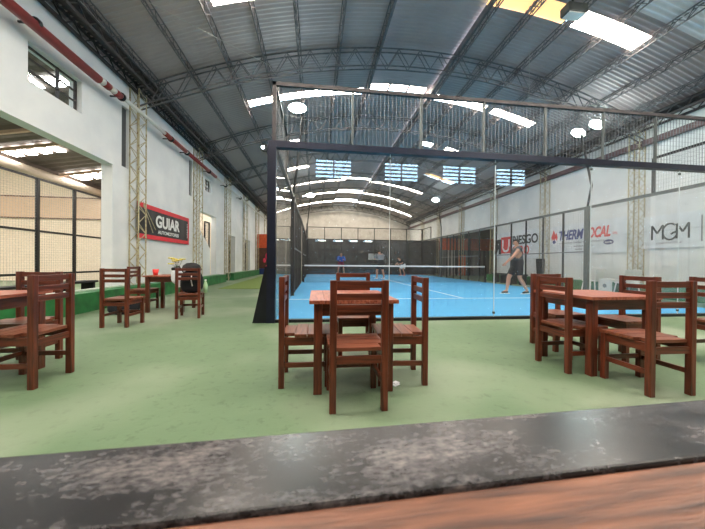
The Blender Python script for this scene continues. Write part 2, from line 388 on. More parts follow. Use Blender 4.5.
# arched trusses
def truss(y, label):
    r = thing('roof_truss', label, 'roof truss', (0, y, 0), 0, 'arched lattice trusses of the hall')
    n = 48; xs = [XL+.1+(XR-XL-.2)*i/n for i in range(n+1)]
    for nm, d in (('top_chord', .10), ('bottom_chord', .62)):
        m = MB()
        for s in (-.09, .09): m.tube([(x, s, zr(x)-d) for x in xs], .02, 6)
        m.build(nm, STEEL2, r)
    m = MB()
    for i in range(n):
        for s in (-.09, .09):
            a, b = (.10, .62) if i % 2 == 0 else (.62, .10)
            m.bar((xs[i], s, zr(xs[i])-a), (xs[i+1], s, zr(xs[i+1])-b), .018)
    for i in range(0, n+1, 2): m.bar((xs[i], -.09, zr(xs[i])-.10), (xs[i], .09, zr(xs[i])-.10), .02)
    m.build('lacing', STEEL2, r)
    return r
TY = [.55, 4.65, 8.75, 12.85, 16.95, 21.05, 25.15, 29.25, 33.3]
TL = ['arched lattice truss over the bar counter', 'arched lattice truss over the wooden tables', 'nearest arched lattice truss in view, ahead of the screen top',
      'arched lattice truss second in view, behind the court floodlights', 'arched lattice truss third in view from the front', 'arched lattice truss at the second pair of floodlights',
      'arched lattice truss above the far end of the court', 'arched lattice truss between the two lowest skylight arcs', 'arched lattice truss against the far gable wall']
t0 = None
for y, l in zip(TY, TL):
    if t0 is None: t0 = truss(y, l)
    else: dup(t0, (0, y, 0), 0, l)
# lattice purlins along the hall
PX = [-4.35, -3.45, -2.47, -1.5, -.52, .64, 1.82, 4.38, 5.3, 6.3, 7.3, 8.3, 9.3, 10.25]
PW = ['first', 'second', 'third', 'fourth', 'fifth', 'sixth', 'seventh', 'eighth', 'ninth', 'tenth', 'eleventh', 'twelfth', 'thirteenth', 'fourteenth']
p0 = None
for i, x in enumerate(PX):
    lab = 'lattice purlin under the roof sheets, %s from the left wall' % PW[i]
    if p0 is None:
        p0 = thing('roof_purlin', lab, 'purlin', (x, 0, zr(x)), 0, 'lattice purlins under the roof sheets')
        m = MB()
        for s in (-.05, .05): m.bar((s, YB, -.03), (s, YF, -.03), .022)
        m.build('top_chord', STEEL2, p0); m = MB(); m.bar((0, YB, -.2), (0, YF, -.2), .024); m.build('bottom_chord', STEEL2, p0)
        m = MB(); n = 190
        for k in range(n):
            y0_, y1_ = YB+(YF-YB)*k/n, YB+(YF-YB)*(k+1)/n
            for s in (-.05, .05):
                a, b = ((s, -.03), (0, -.2)) if k % 2 == 0 else ((0, -.2), (s, -.03))
                m.bar((a[0], y0_, a[1]), (b[0], y1_, b[1]), .014)
        m.build('lacing', STEEL2, p0)
    else: dup(p0, (x, 0, zr(x)), 0, lab)
for (x, l) in ((RV0-.05, 'left'), (RV1+.05, 'right')):
    m = MB().box(x-.03, x+.03, YB, YF, zr(x)-.05, zr(x)+RVH-.035)
    tag(m.build('ridge_beam', STEEL2), 'steel beam along the %s edge of the raised roof ridge' % l, 'beam')
for (xa, xb, l) in ((XL+.02, XL+.5, 'left'), (XR-.5, XR-.02, 'right')):
    r = thing('eave_beam', 'dark lattice steel beam along the top of the %s wall' % l, 'beam')
    m = MB()
    for x in (xa+.03, xb-.03):
        for z in (5.6, 5.82): m.box(x-.03, x+.03, YB, YF, z-.03, z+.03)
    m.build('chord', STEEL, r); m = MB(); n = 150
    for k in range(n):
        y0_, y1_ = YB+(YF-YB)*k/n, YB+(YF-YB)*(k+1)/n
        for x in (xa+.03, xb-.03):
            a, b = (5.6, 5.82) if k % 2 == 0 else (5.82, 5.6); m.bar((x, y0_, a), (x, y1_, b), .022)
    m.build('lacing', STEEL, r)
    mx = MB().box(xa, xb, YB, YF, 5.83, 5.87); mx.build('cover_plate', STEEL, r)
# bracing rods
RODS = [((-3.3, 6.2, 6.05), (-1.3, 8.6, 6.55), 'thin pale bracing rod left of the near truss'), ((-.2, 6.4, 6.75), (1.5, 4.9, 7.1), 'thin pale bracing rod above the corner post, rising right'),
        ((.5, 4.9, 6.9), (1.4, 6.1, 7.0), 'thin pale bracing rod above the corner post, falling right'), ((-2.4, 10.0, 6.1), (0.3, 12.6, 6.9), 'thin pale bracing rod below the curved skylight'),
        ((6.5, 8.5, 6.2), (9.3, 8.3, 6.0), 'thin pale bracing rod level above the floodlight pair'), ((9.2, 6.3, 6.3), (9.8, 8.6, 5.6), 'thin pale bracing rod sloping to the right wall column'),
        ((5.4, 7.0, 6.7), (6.7, 8.7, 6.1), 'thin pale bracing rod hanging below the amber skylight')]
for a, b, l in RODS: tag(MB().tube([a, b], .006, 6).build('bracing_rod', WIREL), l, 'rod')

# lattice wall columns
def column(label, loc):
    r = thing('lattice_column', label, 'column', loc, 0, 'lattice columns along the walls')
    a, b, H = .11, .17, 5.58
    for sx in (-1, 1):
        for sy in (-1, 1):
            MB().box(sx*a-.013, sx*a+.013, sy*b-.013, sy*b+.013, 0, H).build('chord', CREAM, r)
    m = MB(); n = 22
    for k in range(n):
        z0, z1 = H*k/n, H*(k+1)/n; s = 1 if k % 2 == 0 else -1
        for sx in (-1, 1): m.bar((sx*a, -s*b, z0), (sx*a, s*b, z1), .012)
        for sy in (-1, 1): m.bar((-s*a, sy*b, z0), (s*a, sy*b, z1), .012)
    m.build('lacing', CREAM, r)
    return r
wds = ['by the black and red banner', 'past the black and red banner, beside the second wall opening', 'between the second and third wall openings', 'before the last wall opening', 'beside the orange booth at the far end', 'beyond the orange booth']
c0 = None
for i, y in enumerate(TY[2:8]):
    l = 'cream lattice steel column on the left wall, ' + wds[i]
    if c0 is None: c0 = column(l, (XL+.13, y-.1, 0))
    else: dup(c0, (XL+.13, y-.1, 0), 0, l)
wds = ['right of the flame logo banner', 'at the left end of the flame logo banner', 'at the edge of the side recess', 'inside the span of the side recess', 'near the far end of the side recess', 'just before the far wall']
for i, y in enumerate(TY[2:8]):
    dup(c0, (XR-.13, y+.15, 0), 0, 'cream lattice steel column on the right wall, ' + wds[i])

# red and white pipe on the left wall
r = thing('wall_pipe', 'long red and white pipe along the upper left wall', 'pipe')
px, pz = XL+.25, 4.97
segs = [(YB+.3, 7.0, .085, RED, pz-.06), (7.0, 7.14, .075, PIPEW, pz-.04), (7.14, 7.32, .078, RED, pz-.04), (7.32, 7.5, .072, PIPEW, pz-.03), (7.5, 7.7, .078, RED, pz-.03), (7.7, 7.85, .07, PIPEW, pz-.02),
        (7.85, 9.8, .05, PIPEW, pz), (9.8, 11.3, .07, RED, pz), (11.3, 11.45, .06, PIPEW, pz), (11.45, 14.5, .07, RED, pz), (14.5, 32, .05, PIPEW, pz)]
for a, b, rr, m, z in segs: MB().tube([(px, a, z), (px, b, z)], rr, 14).build('pipe_section', m, r, True)
for y in (5.55, 7.75, 10.2, 11.4, 13.6, 16, 19):
    m = MB().bar((XL, y, pz-.02), (px, y, pz-.02), .03); m.tube([(px, y-.03, pz-.02), (px, y+.03, pz-.02)], .095, 14); m.build('bracket', BLACK, r)
tag(MB().box(XR-.16, XR, YB, YF, 5.05, 5.22).build('wall_rail', mat('maroon_steel', (96, 70, 74), .6, var=.2)), 'dull maroon steel rail along the upper right wall', 'rail')

# windows high on the left wall: reflective dark glass in steel frames
for i, (y0, y1, z0, z1, nm) in enumerate(((5.72, 6.9, 4.1, 4.77, 'window_5'), (13.86, 14.63, 4.19, 4.77, 'window_6'))):
    g = struct(MB().box(XL-.16, XL-.14, y0, y1, z0, z1).build(nm, WINGL))
    f = MB(); x = XL-.12
    for y in (y0+.02, y1-.02, y0+(y1-y0)*.62): f.box(x-.02, x+.02, y-.02, y+.02, z0, z1)
    for z in (z0+.02, z1-.02, z0+(z1-z0)*.36, z0+(z1-z0)*.68): f.box(x-.02, x+.02, y0, y1, z-.012, z+.012)
    f.build('window_frame', STEEL, g)

# green curbs
for nm, y0, y1 in (('curb_left', YB, 15.6), ('curb_left_far', 17.0, 24.5)):
    o = struct(MB().box(XL, -4.47, y0, y1, 0, .38).build(nm, CURB)); MB().box(XL, XL+.09, y0, y1, .38, .41).build('curb_top', CURBTOP, o)
struct(MB().box(10.55, XR, 4.6, 17.2, 0, .40).build('curb_right', CURB))

# sloped stair side in the second opening, mesh gates in the openings
struct(MB().prism([(13.0, 0), (14.75, 0), (14.75, 1.6), (13.4, 2.45), (13.0, 2.6)], 0, XL-.22, XL-.06).build('wall_stair', WHITE))
for nm, y0, y1, z1 in (('door_1', 17.5, 18.8, 2.3), ('door_2', 21.5, 22.9, 2.4), ('door_3', 14.7, 15.3, 2.9)):
    m = MB(); x = XL-.3
    for y in (y0, y1): m.box(x-.03, x+.03, y-.03, y+.03, 0, z1)
    for z in (.45, 1.2, z1): m.box(x-.03, x+.03, y0, y1, z-.03, z+.03)
    d = struct(m.build(nm, BLACK)); wires(MB(), 0, x, y0, y1, .3, z1, .08, .08, .006).build('wire_panel', WIREB, d)
    if nm != 'door_3': MB().box(x-.12, x-.10, y0, y1, 0, z1).build('panel', mat('dark_brown_door', (84, 66, 56), .6, var=.25), d)

# ------------------------------------------------------------------ lean-to hall seen through the left openings
def zl(x): return 4.65 + .17*(x+10.8)
n = 150; vs = []; fs = []
for j in range(n+1):
    y = -3+29*j/n; h = .014*(1 if j % 2 else -1)
    for x in (-10.8, -5.15): vs.append((x, y, zl(x)+.05+h))
for j in range(n): fs.append((j*2, j*2+1, j*2+3, j*2+2))
struct(MB().add(vs, fs).build('ceiling_annex', mat('brown_roof_sheet', (100, 90, 84), .7, var=.25)))
struct(MB().box(-19.6, -10.9, -3, 26, 6.2, 6.3).build('ceiling_annex_outer', mat('cream_roof_sheet', (190, 176, 156), .7, var=.1)))
struct(MB().box(-10.9, -10.75, -3, 26, 4.6, 6.3).build('wall_annex_gutter', mat('brown_fascia', (104, 92, 84), .7, var=.2)))
struct(MB().box(-19.5, -5.15, 16.5, 16.7, 0, 6.2).build('wall_annex_end', BLOCK))
struct(MB().box(-19.7, -19.5, -3, 27, 0, 6.3).build('wall_annex_side', BLOCK))
struct(MB().box(-19.5, -5.15, -3.2, -3.0, 0, 6.3).build('wall_annex_back', BEIGE))
struct(MB().box(-19.5, -5.15, 26, 26.2, 0, 6.3).build('wall_annex_far', BEIGE))
struct(MB().box(-16, -9.9, 16.44, 16.5, 3.12, 4.12).build('trim_2', mat('rosy_plaster', (208, 180, 156), .8, var=.06)))
m = MB(); m.box(-16, -9.9, 16.40, 16.46, 4.12, 4.17); m.box(-16, -9.9, 16.40, 16.46, 3.07, 3.12); struct(m.build('trim_3', BROWNP))
tag(MB().tube([(-10.62, -3, 4.40), (-10.62, 16.4, 4.36)], .16, 14).build('gutter_pipe', mat('cream_beam', (186, 172, 156), .7, var=.1), None, True), 'thick cream pipe running under the annex roof above the wire fence', 'pipe')
for i, (y, w_, x0, x1, l) in enumerate(((11.6, .36, -10.7, -8.9, 'skylight in the brown annex roof, nearest seen through the big left opening'), (14.5, .5, -10.7, -5.4, 'skylight in the brown annex roof, farther one through the big left opening'),
        (8.2, .16, -8.6, -5.4, 'skylight in the brown annex roof, seen through the high left window'), (3.5, .5, -10.7, -5.4, 'skylight in the annex roof beside the bar'), (20, .5, -10.7, -5.4, 'skylight in the annex roof behind the block end wall'))):
    r = thing('annex_skylight', l, 'skylight', (0, y, 0), 0, 'skylights of the annex roof')
    k = max(4, round((x1-x0)/.62))
    for q in range(k):
        xa, xb = x0+(x1-x0)*q/k+.09, x0+(x1-x0)*(q+1)/k-.09
        MB().add([(xa, -w_, zl(xa)), (xb, -w_, zl(xb)), (xb, w_, zl(xb)), (xa, w_, zl(xa))], [(0, 1, 2, 3)]).build('sheet', SKYN, r)
tag(MB().box(-19.2, -11.6, 8, 10, 6.16, 6.19).build('annex_skylight', SKYN), 'broad skylight over the outer annex court', 'skylight')
for i, (y, l) in enumerate(((10.1, 'nearest'), (11.15, 'middle'), (13.9, 'farthest'))):
    tag(MB().bar((-10.7, y, zl(-10.7)-.08), (-5.2, y, zl(-5.2)-.08), .09).build('annex_rafter', mat('salmon_steel', (196, 168, 148), .6, var=.1)), 'pale beam under the brown annex roof, %s one' % l, 'rafter', 'beams under the annex roof')
r = thing('annex_fence', 'dark wire fence on posts beyond the big left opening', 'fence')
for y in (5.6, 7.3, 9.0, 10.7, 12.4, 14.1, 15.8): MB().box(-10.35, -10.25, y-.05, y+.05, 0, 4.05).build('post', BLACK, r)
for z in (.5, 2.1, 4.05): MB().box(-10.33, -10.27, 5.6, 15.8, z-.04, z+.04).build('rail', BLACK, r)
wires(MB(), 0, -10.3, 5.6, 15.8, 0, 4.05, .10, .10, .006).build('wire_panel', WIREL, r)
r = thing('bench', 'low dark bench standing behind the green curb in the left opening', 'bench', (-5.6, 6.9, 0))
MB().box(-.16, .16, -1.3, 1.3, .48, .53).build('seat', BLACKM, r)
for y in (-1.2, -.4, .4, 1.2): MB().box(-.14, .14, y-.03, y+.03, 0, .48).build('leg', BLACKM, r)

# orange booth at the end of the left alley
r = thing('booth', 'orange fronted booth with pink figures at the end of the left alley', 'booth', (-4.18, 25.6, 0))
MB().box(-.7, .62, 0, 1.2, 2.2, 3.35).build('fascia', ORANGE, r)
MB().box(-.7, .62, .05, 1.2, 0, 2.2).build('panel', BROWNP, r)
m = MB()
for (x, z, s) in ((.15, 1.5, .3), (.3, .95, .34), (-.1, 1.15, .2), (.32, 1.85, .2), (.1, .6, .18), (.35, .5, .15)): m.ball((x, .05, z), (s*.62, .05, s))
m.build('cloth', PINK, r, True)
MB().box(-.6, .6, -.28, .0, 0, .48).build('base', BLUEP, r)

# recess in the right wall
struct(MB().box(XR+.25, 17.6, 16.9, 17.2, 0, 3.4).build('wall_recess_near', WHITE))
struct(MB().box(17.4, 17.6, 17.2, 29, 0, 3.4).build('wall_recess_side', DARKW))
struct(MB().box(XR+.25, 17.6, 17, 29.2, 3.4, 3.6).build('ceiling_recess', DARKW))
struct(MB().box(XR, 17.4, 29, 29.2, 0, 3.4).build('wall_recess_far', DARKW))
r = thing('brick_stall', 'orange brick stall front behind the right end of the net', 'stall', (10.6, 24.3, 0))
MB().box(0, 6.6, 0, .2, 2.2, 3.2).build('fascia', ORANGE, r)
for x in (0, .9, 1.5, 2.7, 3.6, 4.6, 5.6, 6.5): MB().box(x-.05, x+.05, -.05, .03, 0, 3.2).build('post', BLACKM, r)
MB().box(.75, 1.35, .02, .12, 0, 2.2).build('pillar', BEIGE, r)
MB().box(1.7, 2.35, .02, .1, 0, 1.75).build('door', ORANGE, r)
m = MB(); m.box(0, .7, .1, .18, 0, 2.2); m.box(2.4, 6.6, .1, .18, 0, 2.2); m.build('panel', mat('grey_panel', (96, 94, 94), .6, rgb2=(140, 136, 132), scale=1.5, stretch=(3, 1, .3)), r)

# dark panels added for the dark area behind the far glass
r = thing('windscreen', 'dark windscreen panels behind the far glass end of the court', 'windscreen', (0, 25.7, 0))
for k in range(5): MB().box(-1.1+2.35*k+.02, -1.1+2.35*(k+1)-.02, -.02, .02, 0, 3.05).build('panel', BACKDROP, r)
m = MB()
for k in range(6): m.box(-1.1+2.35*k-.03, -1.1+2.35*k+.03, -.05, .05, 0, 3.07)
for z in (1.0, 2.0, 3.05): m.box(-1.1, 10.65, -.04, -.02, z-.025, z+.025)
m.build('frame', BLACKM, r)
for i, x in enumerate((.55, 2.0, 3.3, 4.6)):  # glowing white boxes standing in for a row of bright spots
    r = thing('ceiling_lamp', 'small white lamp on the dark windscreen top, %s from the left' % PW[i], 'lamp', (x, 25.58, 2.9), 0, 'small lamps on the dark windscreen')
    MB().box(-.34, .34, -.02, .06, .06, .12).build('housing', BLACKM, r); MB().box(-.3, .3, -.05, .05, -.04, .05).build('diffuser', WGLOW, r)
tag(MB().box(4.6, 5.4, 25.6, 25.645, 1.3, 1.85).build('notice_board', WHT), 'small pale board on the dark windscreen behind the grey shirted player', 'board')

# ------------------------------------------------------------------ padel court cage
def rail(name, p, q, a, b, m, r): return MB().bar(p, q, a, b).build(name, m, r)
near = thing('glass_screen', 'near glass end screen of the blue court with wire mesh above', 'glass screen', (0, CY0, 0))
MB().box(CX0-.11, CX0+.03, -.07, .07, 0, 3.02).build('post', NAVY, near)
MB().box(CX1-.06, CX1+.06, -.06, .06, 0, 4.0).build('post', NAVY, near)
MB().box(CX0-.04, CX0+.02, -.03, .03, 3.02, 4.06).build('upright', STEEL, near)
for x in (.62, 1.86, 3.06, 4.3, 5.54, 6.72, 7.95): MB().box(x-.018, x+.018, -.02, .02, 3.05, 4.02).build('upright', GREYST, near)
MB().box(CX0-.11, CX1, -.06, .06, 2.95, 3.06).build('middle_rail', NAVY, near)
MB().box(CX0-.04, CX1, -.03, .03, 4.0, 4.06).build('top_rail', STEEL, near)
MB().box(CX0, CX1, -.05, .05, 0, .05).build('bottom_rail', BLACK, near)
m = MB()
for k in range(143): x = CX0+.07*k; m.bar((x, 0, 3.06), (x, 0, 4.0), .0055)
for k in range(1, 10): m.bar((CX0, 0, 3.06+.094*k), (CX1, 0, 3.06+.094*k), .0025)
m.build('mesh_panel', WIRE, near)
for i in range(5): MB().box(CX0+2*i+.012, CX0+2*i+1.988, -.006, .006, .05, 2.95).build('glass_pane', PANE, near)
MB().prism([(CX0-.34, 0), (CX0-.11, 0), (CX0-.11, .95), (CX0-.14, .95)], 1, -.05, .05).build('buttress', BLACK, near)
m = MB()
for i in range(1, 5):
    for z in (.12, 2.88): m.box(CX0+2*i-.02, CX0+2*i+.02, -.012, .012, z-.02, z+.02)
m.build('pane_clip', GREYST, near)
m = MB()
for i in range(1, 5): m.box(CX0+2*i-.004, CX0+2*i+.004, -.007, .007, .05, 2.95)
m.build('pane_joint', mat('clear_silicone', (206, 214, 216), .4, var=.05), near)

far = thing('glass_screen', 'far glass end screen of the blue court, dark behind', 'glass screen', (0, CY1, 0))
for x in (CX0, CX1): MB().box(x-.05, x+.05, -.05, .05, 0, 4.0).build('post', BLACK, far)
for i in range(5): MB().box(CX0+2*i+.012, CX0+2*i+1.988, -.006, .006, .02, 2.95).build('glass_pane', PANE, far)
MB().box(CX0, CX1, -.04, .04, 2.95, 3.03).build('middle_rail', BLACK, far); MB().box(CX0, CX1, -.03, .03, 3.97, 4.03).build('top_rail', BLACK, far)
for i in range(1, 7): x = CX0+10*i/7; MB().box(x-.03, x+.03, -.03, .03, 0, 4.0).build('upright', BLACK, far)
wires(MB(), 1, 0, CX0, CX1, 3.03, 3.97, .1, .1, .006).build('mesh_panel', WIREB, far)

def side(name, label, X, dark):
    r = thing(name, label, 'fence', (X, 0, 0)); M = BLACK if dark else GREYST
    for ya, yb in ((CY0, CY0+4), (CY1-4, CY1)):
        y = ya
        while y < yb-.1:
            MB().box(-.006, .006, y+.07, y+1.94, .03, 2.95).build('glass_pane', PANE, r); y += 2
    for y in (CY0+4, CY1-4): MB().box(-.06, .06, y-.07, y+.07, 0, 3.0).build('post', M, r)
    ys = [CY0+5+k for k in range(4)] + [CY0+9.2, CY0+10.8] + [CY1-8+k for k in range(4)]
    for y in ys: MB().box(-.025, .025, y-.025, y+.025, 0, 3.0).build('post', BLACK, r)
    MB().box(-.04, .04, CY0+.08, CY1-.06, 2.96, 3.04).build('top_rail', M, r)
    MB().box(-.03, .03, CY0+4, CY0+9.2, 1.46, 1.5).build('middle_rail', WIRE, r); MB().box(-.03, .03, CY0+10.8, CY1-4, 1.46, 1.5).build('middle_rail', WIRE, r)
    m = MB(); wires(m, 0, 0, CY0+4, CY0+9.2, .02, 2.96, .07, .07, .005 if dark else .0026); wires(m, 0, 0, CY0+10.8, CY1-4, .02, 2.96, .07, .07, .005 if dark else .0026)
    m.build('mesh_panel', WIREB if dark else WIRE, r)
    # raised four metre corners
    for y0, y1 in ((CY0+.07, CY0+2), (CY1-2, CY1-.07)):
        e = y1 if y0 < 12 else y0
        MB().box(-.03, .03, e-.03, e+.03, 3.04, 4.0).build('upright', BLACK, r); MB().box(-.03, .03, y0, y1, 3.97, 4.03).build('upper_rail', BLACK, r)
        wires(MB(), 0, 0, y0, y1, 3.04, 3.97, .06, .1, .003).build('mesh_panel', WIRE, r)
    return r
side('court_fence', 'left side fence of the blue court, dark wire mesh past a clear pane', CX0, True)
side('court_fence', 'right side fence of the blue court, posts before the white banners', CX1, False)

# net
r = thing('court_net', 'low court net with white tape across the blue court', 'net', (0, 15.14, .012))
MB().box(CX0+.05, CX1-.05, -.012, .012, .82, .89).build('tape', WHCL, r)
wires(MB(), 1, 0, CX0+.05, CX1-.05, 0, .82, .06, .06, .007).build('netting', WIREB, r)
for x in (CX0+.1, CX1-.1): MB().box(x-.04, x+.04, -.04, .04, 0, .93).build('post', BLACK, r)

# floodlights on bent masts
def flood(label, x, y, s, heads):
    r = thing('floodlight', label, 'floodlight', (x, y, 3.045), 0, 'floodlights on the court fences')
    MB().tube([(0, 0, 0), (-s*.12, -.25, .65), (-s*.28, .0, 2.45)], .035, 8).build('mast', BLACK, r)
    for (dx, dy, dz) in heads:
        c = Vector((-s*.3+dx, dy, 2.6+dz))
        h = MB().tube([(c.x, c.y-.07, c.z), (c.x, c.y+.02, c.z), (c.x, c.y+.1, c.z+.02)], [.2, .2, .1], 24).build('lamp_head', BLACK, r, bevel=.01)
        MB().ball((c.x, c.y-.07, c.z), (.27, .05, .15), 24, 12).build('lens', LED, h, True)
    MB().bar((-s*.28-.02, .02, 2.4), (-s*.3+heads[-1][0], heads[-1][1], 2.6+heads[-1][2]-.1), .03).build('bracket', BLACK, r)
flood('bright twin floodlight on the right fence above the flame logo banner', CX1, CY0+4, 1, [(.10, .27, -.0), (.24, -.27, .06)])
flood('bright single floodlight high on the left fence near the curved skylight', CX0, CY0+4, -1, [(-.18, 0, .02)])
flood('bright floodlight on the far right corner of the court', CX1, CY1-4, 1, [(-.2, .0, .1)])
flood('small floodlight on the far left corner of the court', CX0, CY1-4, -1, [(0, .0, .1)])
r = thing('ceiling_floodlight', 'grey floodlight box hanging under the amber roof sheets', 'floodlight', (5.75, 6.05, 0))
MB().box(-.24, .24, -.12, .14, 6.66, 6.86).build('lamp_head', GREYST, r, bevel=.02)
MB().box(-.2, .2, -.1, .12, 6.64, 6.662).build('lens', WHT, r)
MB().bar((0, .05, 6.84), (0, .05, 7.36), .03).build('mast', BLACK, r)
r = thing('post_lamp', 'tiny bright lamp at the top of the dark corner post', 'lamp', (CX0-.16, CY0-.14, 2.9))
MB().box(-.03, .05, 0, .068, -.05, .05).build('housing', BLACK, r); MB().ball((-.01, -.01, 0), .024).build('bulb', BULB, r, True)

# ------------------------------------------------------------------ banners
def banner(name, label, y0, y1, z0, z1, x, m, sgn):
    """a sagging cloth sheet on a side wall, a couple of cm off it; u runs along the reading direction"""
    r = thing(name, label, 'banner', (x, (y0+y1)/2, z0)); n = 24; w2 = (y1-y0)/2; vs = []; fs = []
    for i in range(n+1):
        u = -w2+2*w2*i/n; d = .012*math.sin(i*1.7)
        for (zz, t) in ((0, 0), (z1-z0, 0), (z1-z0, .006), (0, .006)): vs.append((sgn*(d*.4+t), u, zz))
    for i in range(n):
        for k in range(4): fs.append((i*4+k, i*4+(k+1) % 4, i*4+4+(k+1) % 4, i*4+4+k))
    MB().add(vs, fs).build('cloth', m, r); return r
# left banner: reading direction towards +Y, faces +X
r = banner('wall_banner', 'black banner with red borders and white block lettering on the left wall', 8.75, 12.05, 1.66, 2.66, XL+.05, BANB, 1)
RT = (PI/2, 0, PI/2)
MB().box(.012, .017, -1.65, 1.65, .87, 1.0).build('border', REDB, r); MB().box(.012, .017, -1.65, 1.65, 0, .13).build('border', REDB, r); MB().box(.012, .017, 1.55, 1.65, .13, .87).build('border', REDB, r)
text('lettering', 'GUIAR', .50, WHT, r, (.018, .05, .56), RT, .016, 0, .003, 'CENTER', 1.05)
text('small_lettering', 'AUTOMOTORES', .15, WHT, r, (.018, .1, .25), RT, .003, 0, .002, 'CENTER', 1.25)
text('side_lettering', 'www.guiar.com', .085, WHT, r, (.018, 1.49, .5), (0, PI/2, PI/2) if False else (PI/2, -PI/2, PI/2), .001)
for p, q in (((.16, -1.66, .98), (.03, -.75, .3)), ((.16, -1.64, .9), (.03, -.9, .2))): MB().tube([p, q], .012, 6).build('cord', CREAM, r)
# right banners: reading direction towards -Y, face -X
RR = (PI/2, 0, -PI/2)
def rb(label, y0, y1, z0, z1): return banner('wall_banner', label, y0, y1, z0, z1, XR-.04, BANW, -1)
r = rb('white banner with thin black geometric capitals, rightmost on the right wall', 4.9, 8.72, 1.58, 2.64)
def L_(y): return 6.81 - y      # world y -> local u handled by caller
def stroke(pts, wdt, m, nm, r):
    b = MB()
    for i in range(len(pts)-1):
        p, q = pts[i], pts[i+1]; b.bar((-.018, p[0], p[1]), (-.018, q[0], q[1]), .006, wdt, (0, 0, 1)) if abs(p[0]-q[0]) > 1e-6 else b.box(-.021, -.015, p[0]-wdt/2, p[0]+wdt/2, min(p[1], q[1]), max(p[1], q[1]))
    return b.build(nm, m, r)
def mm(y): return y-6.81
zb, zt = .28, .74
def mm(y): return 8.46-(8.25-y)*.875-6.81
stroke([(mm(8.25), zb), (mm(8.25), zt), ], .052, INK, 'lettering', r)
stroke([(mm(8.25), zt), (mm(8.08), .48), (mm(7.90), zt)], .052, INK, 'lettering', r); stroke([(mm(7.90), zb), (mm(7.90), zt)], .052, INK, 'lettering', r)
cg = mm(7.68); pts = [(cg - .20*math.cos(math.radians(a)), .51+.25*math.sin(math.radians(a))) for a in range(50, 351, 12)]
stroke(pts + [(cg-.21, .53), (cg-.02, .43)], .052, INK, 'lettering', r)
stroke([(mm(7.48), zb), (mm(7.48), zt)], .05, INK, 'lettering', r); stroke([(mm(7.48), zt), (mm(7.31), .48), (mm(7.14), zt)], .052, INK, 'lettering', r); stroke([(mm(7.14), zb), (mm(7.14), zt)], .052, INK, 'lettering', r)
text('small_lettering', 'CONSTRUCTORA', .07, GREYI, r, (-.018, mm(7.72), .16), RR, 0, 0, .002, 'CENTER', 1.2)
MB().box(-.02, -.014, mm(6.82), mm(6.78), .16, .92).build('bar', GREYI, r)
r = rb('white banner with red flame logo and slanted blue and red lettering', 9.2, 12.75, 1.5, 2.78)
o = 10.975
text('lettering', 'THERM', .56, BLUEI, r, (-.018, 12.25-o, .80), RR, .02, .25, .003, 'LEFT', .68)
text('red_lettering', 'OCAL', .56, REDT, r, (-.018, 10.80-o, .80), RR, .02, .25, .003, 'LEFT', .62)
text('small_lettering', 'SRL', .13, REDT, r, (-.018, 9.68-o, .72), RR, 0, .2, .002)
text('small_lettering', 'CALEFACCION CENTRAL Y AIRE ACONDICIONADO', .088, GREYI, r, (-.018, 11.0-o, .47), RR, .001, 0, .002, 'CENTER', 1.15)
text('small_lettering', 'INSTALACIONES', .085, GREYI, r, (-.018, 11.0-o, .31), RR, .001, 0, .002, 'CENTER', 1.4)
text('small_lettering', 'SERVICE OFICIAL', .07, GREYI, r, (-.018, 11.0-o, .18), RR, .001, 0, .002, 'CENTER', 1.4)
fl = [(12.62, .62), (12.66, .80), (12.58, .95), (12.53, 1.12), (12.46, .98), (12.42, .90), (12.36, .98), (12.30, .78), (12.34, .62), (12.42, .74), (12.5, .58), (12.55, .74)]
MB().prism([(a-o, b) for a, b in fl], 0, -.022, -.016).build('flame_logo', REDT, r)
MB().prism([(12.5-o, .47), (12.6-o, .58), (12.48-o, .66), (12.38-o, .56)], 0, -.022, -.016).build('drop_logo', BLUEI, r)
n = 28; MB().prism([(9.92-o+.20*math.cos(2*PI*k/n), .40+.095*math.sin(2*PI*k/n)) for k in range(n)], 0, -.022, -.016).build('oval_badge', mat('navy_print', (30, 44, 110), .5, var=.1), r)
text('badge_lettering', 'Surrey', .11, WHT, r, (-.023, 9.92-o, .40), RR, .001, .25, .001)
r = rb('white banner with red square logo behind the walking player', 12.95, 17.1, 1.35, 2.85)
o = 15.025
text('mirrored_letter', 'R', 1.1, INK, r, (-.018, 16.74-o, .66), RR, .07, 0, .003, 'CENTER', -.95)
m = MB()
m.box(-.022, -.016, 15.55-o, 16.45-o, .30, 1.25); m.build('logo_square', REDT, r)
pts = [(16.28-o, 1.1), (16.28-o, .7)] + [(16.0-o+.28*math.cos(math.radians(a)), .68+.26*math.sin(math.radians(a))) for a in range(0, -181, -20)] + [(15.72-o, 1.1)]
b = MB()
for i in range(len(pts)-1): b.bar((-.026, pts[i][0], pts[i][1]), (-.026, pts[i+1][0], pts[i+1][1]), .12 if abs(pts[i][0]-pts[i+1][0]) < 1e-6 else .006, .12 if abs(pts[i][0]-pts[i+1][0]) > 1e-6 else .006)
b.build('logo_letter', WHT, r)
text('lettering', 'RIESGO', .66, INK, r, (-.018, 15.45-o, .98), RR, .016, 0, .003, 'LEFT', .88)
text('red_lettering', 'CERO', .64, REDT, r, (-.018, 15.45-o, .42), RR, .012, 0, .003, 'LEFT', .80)

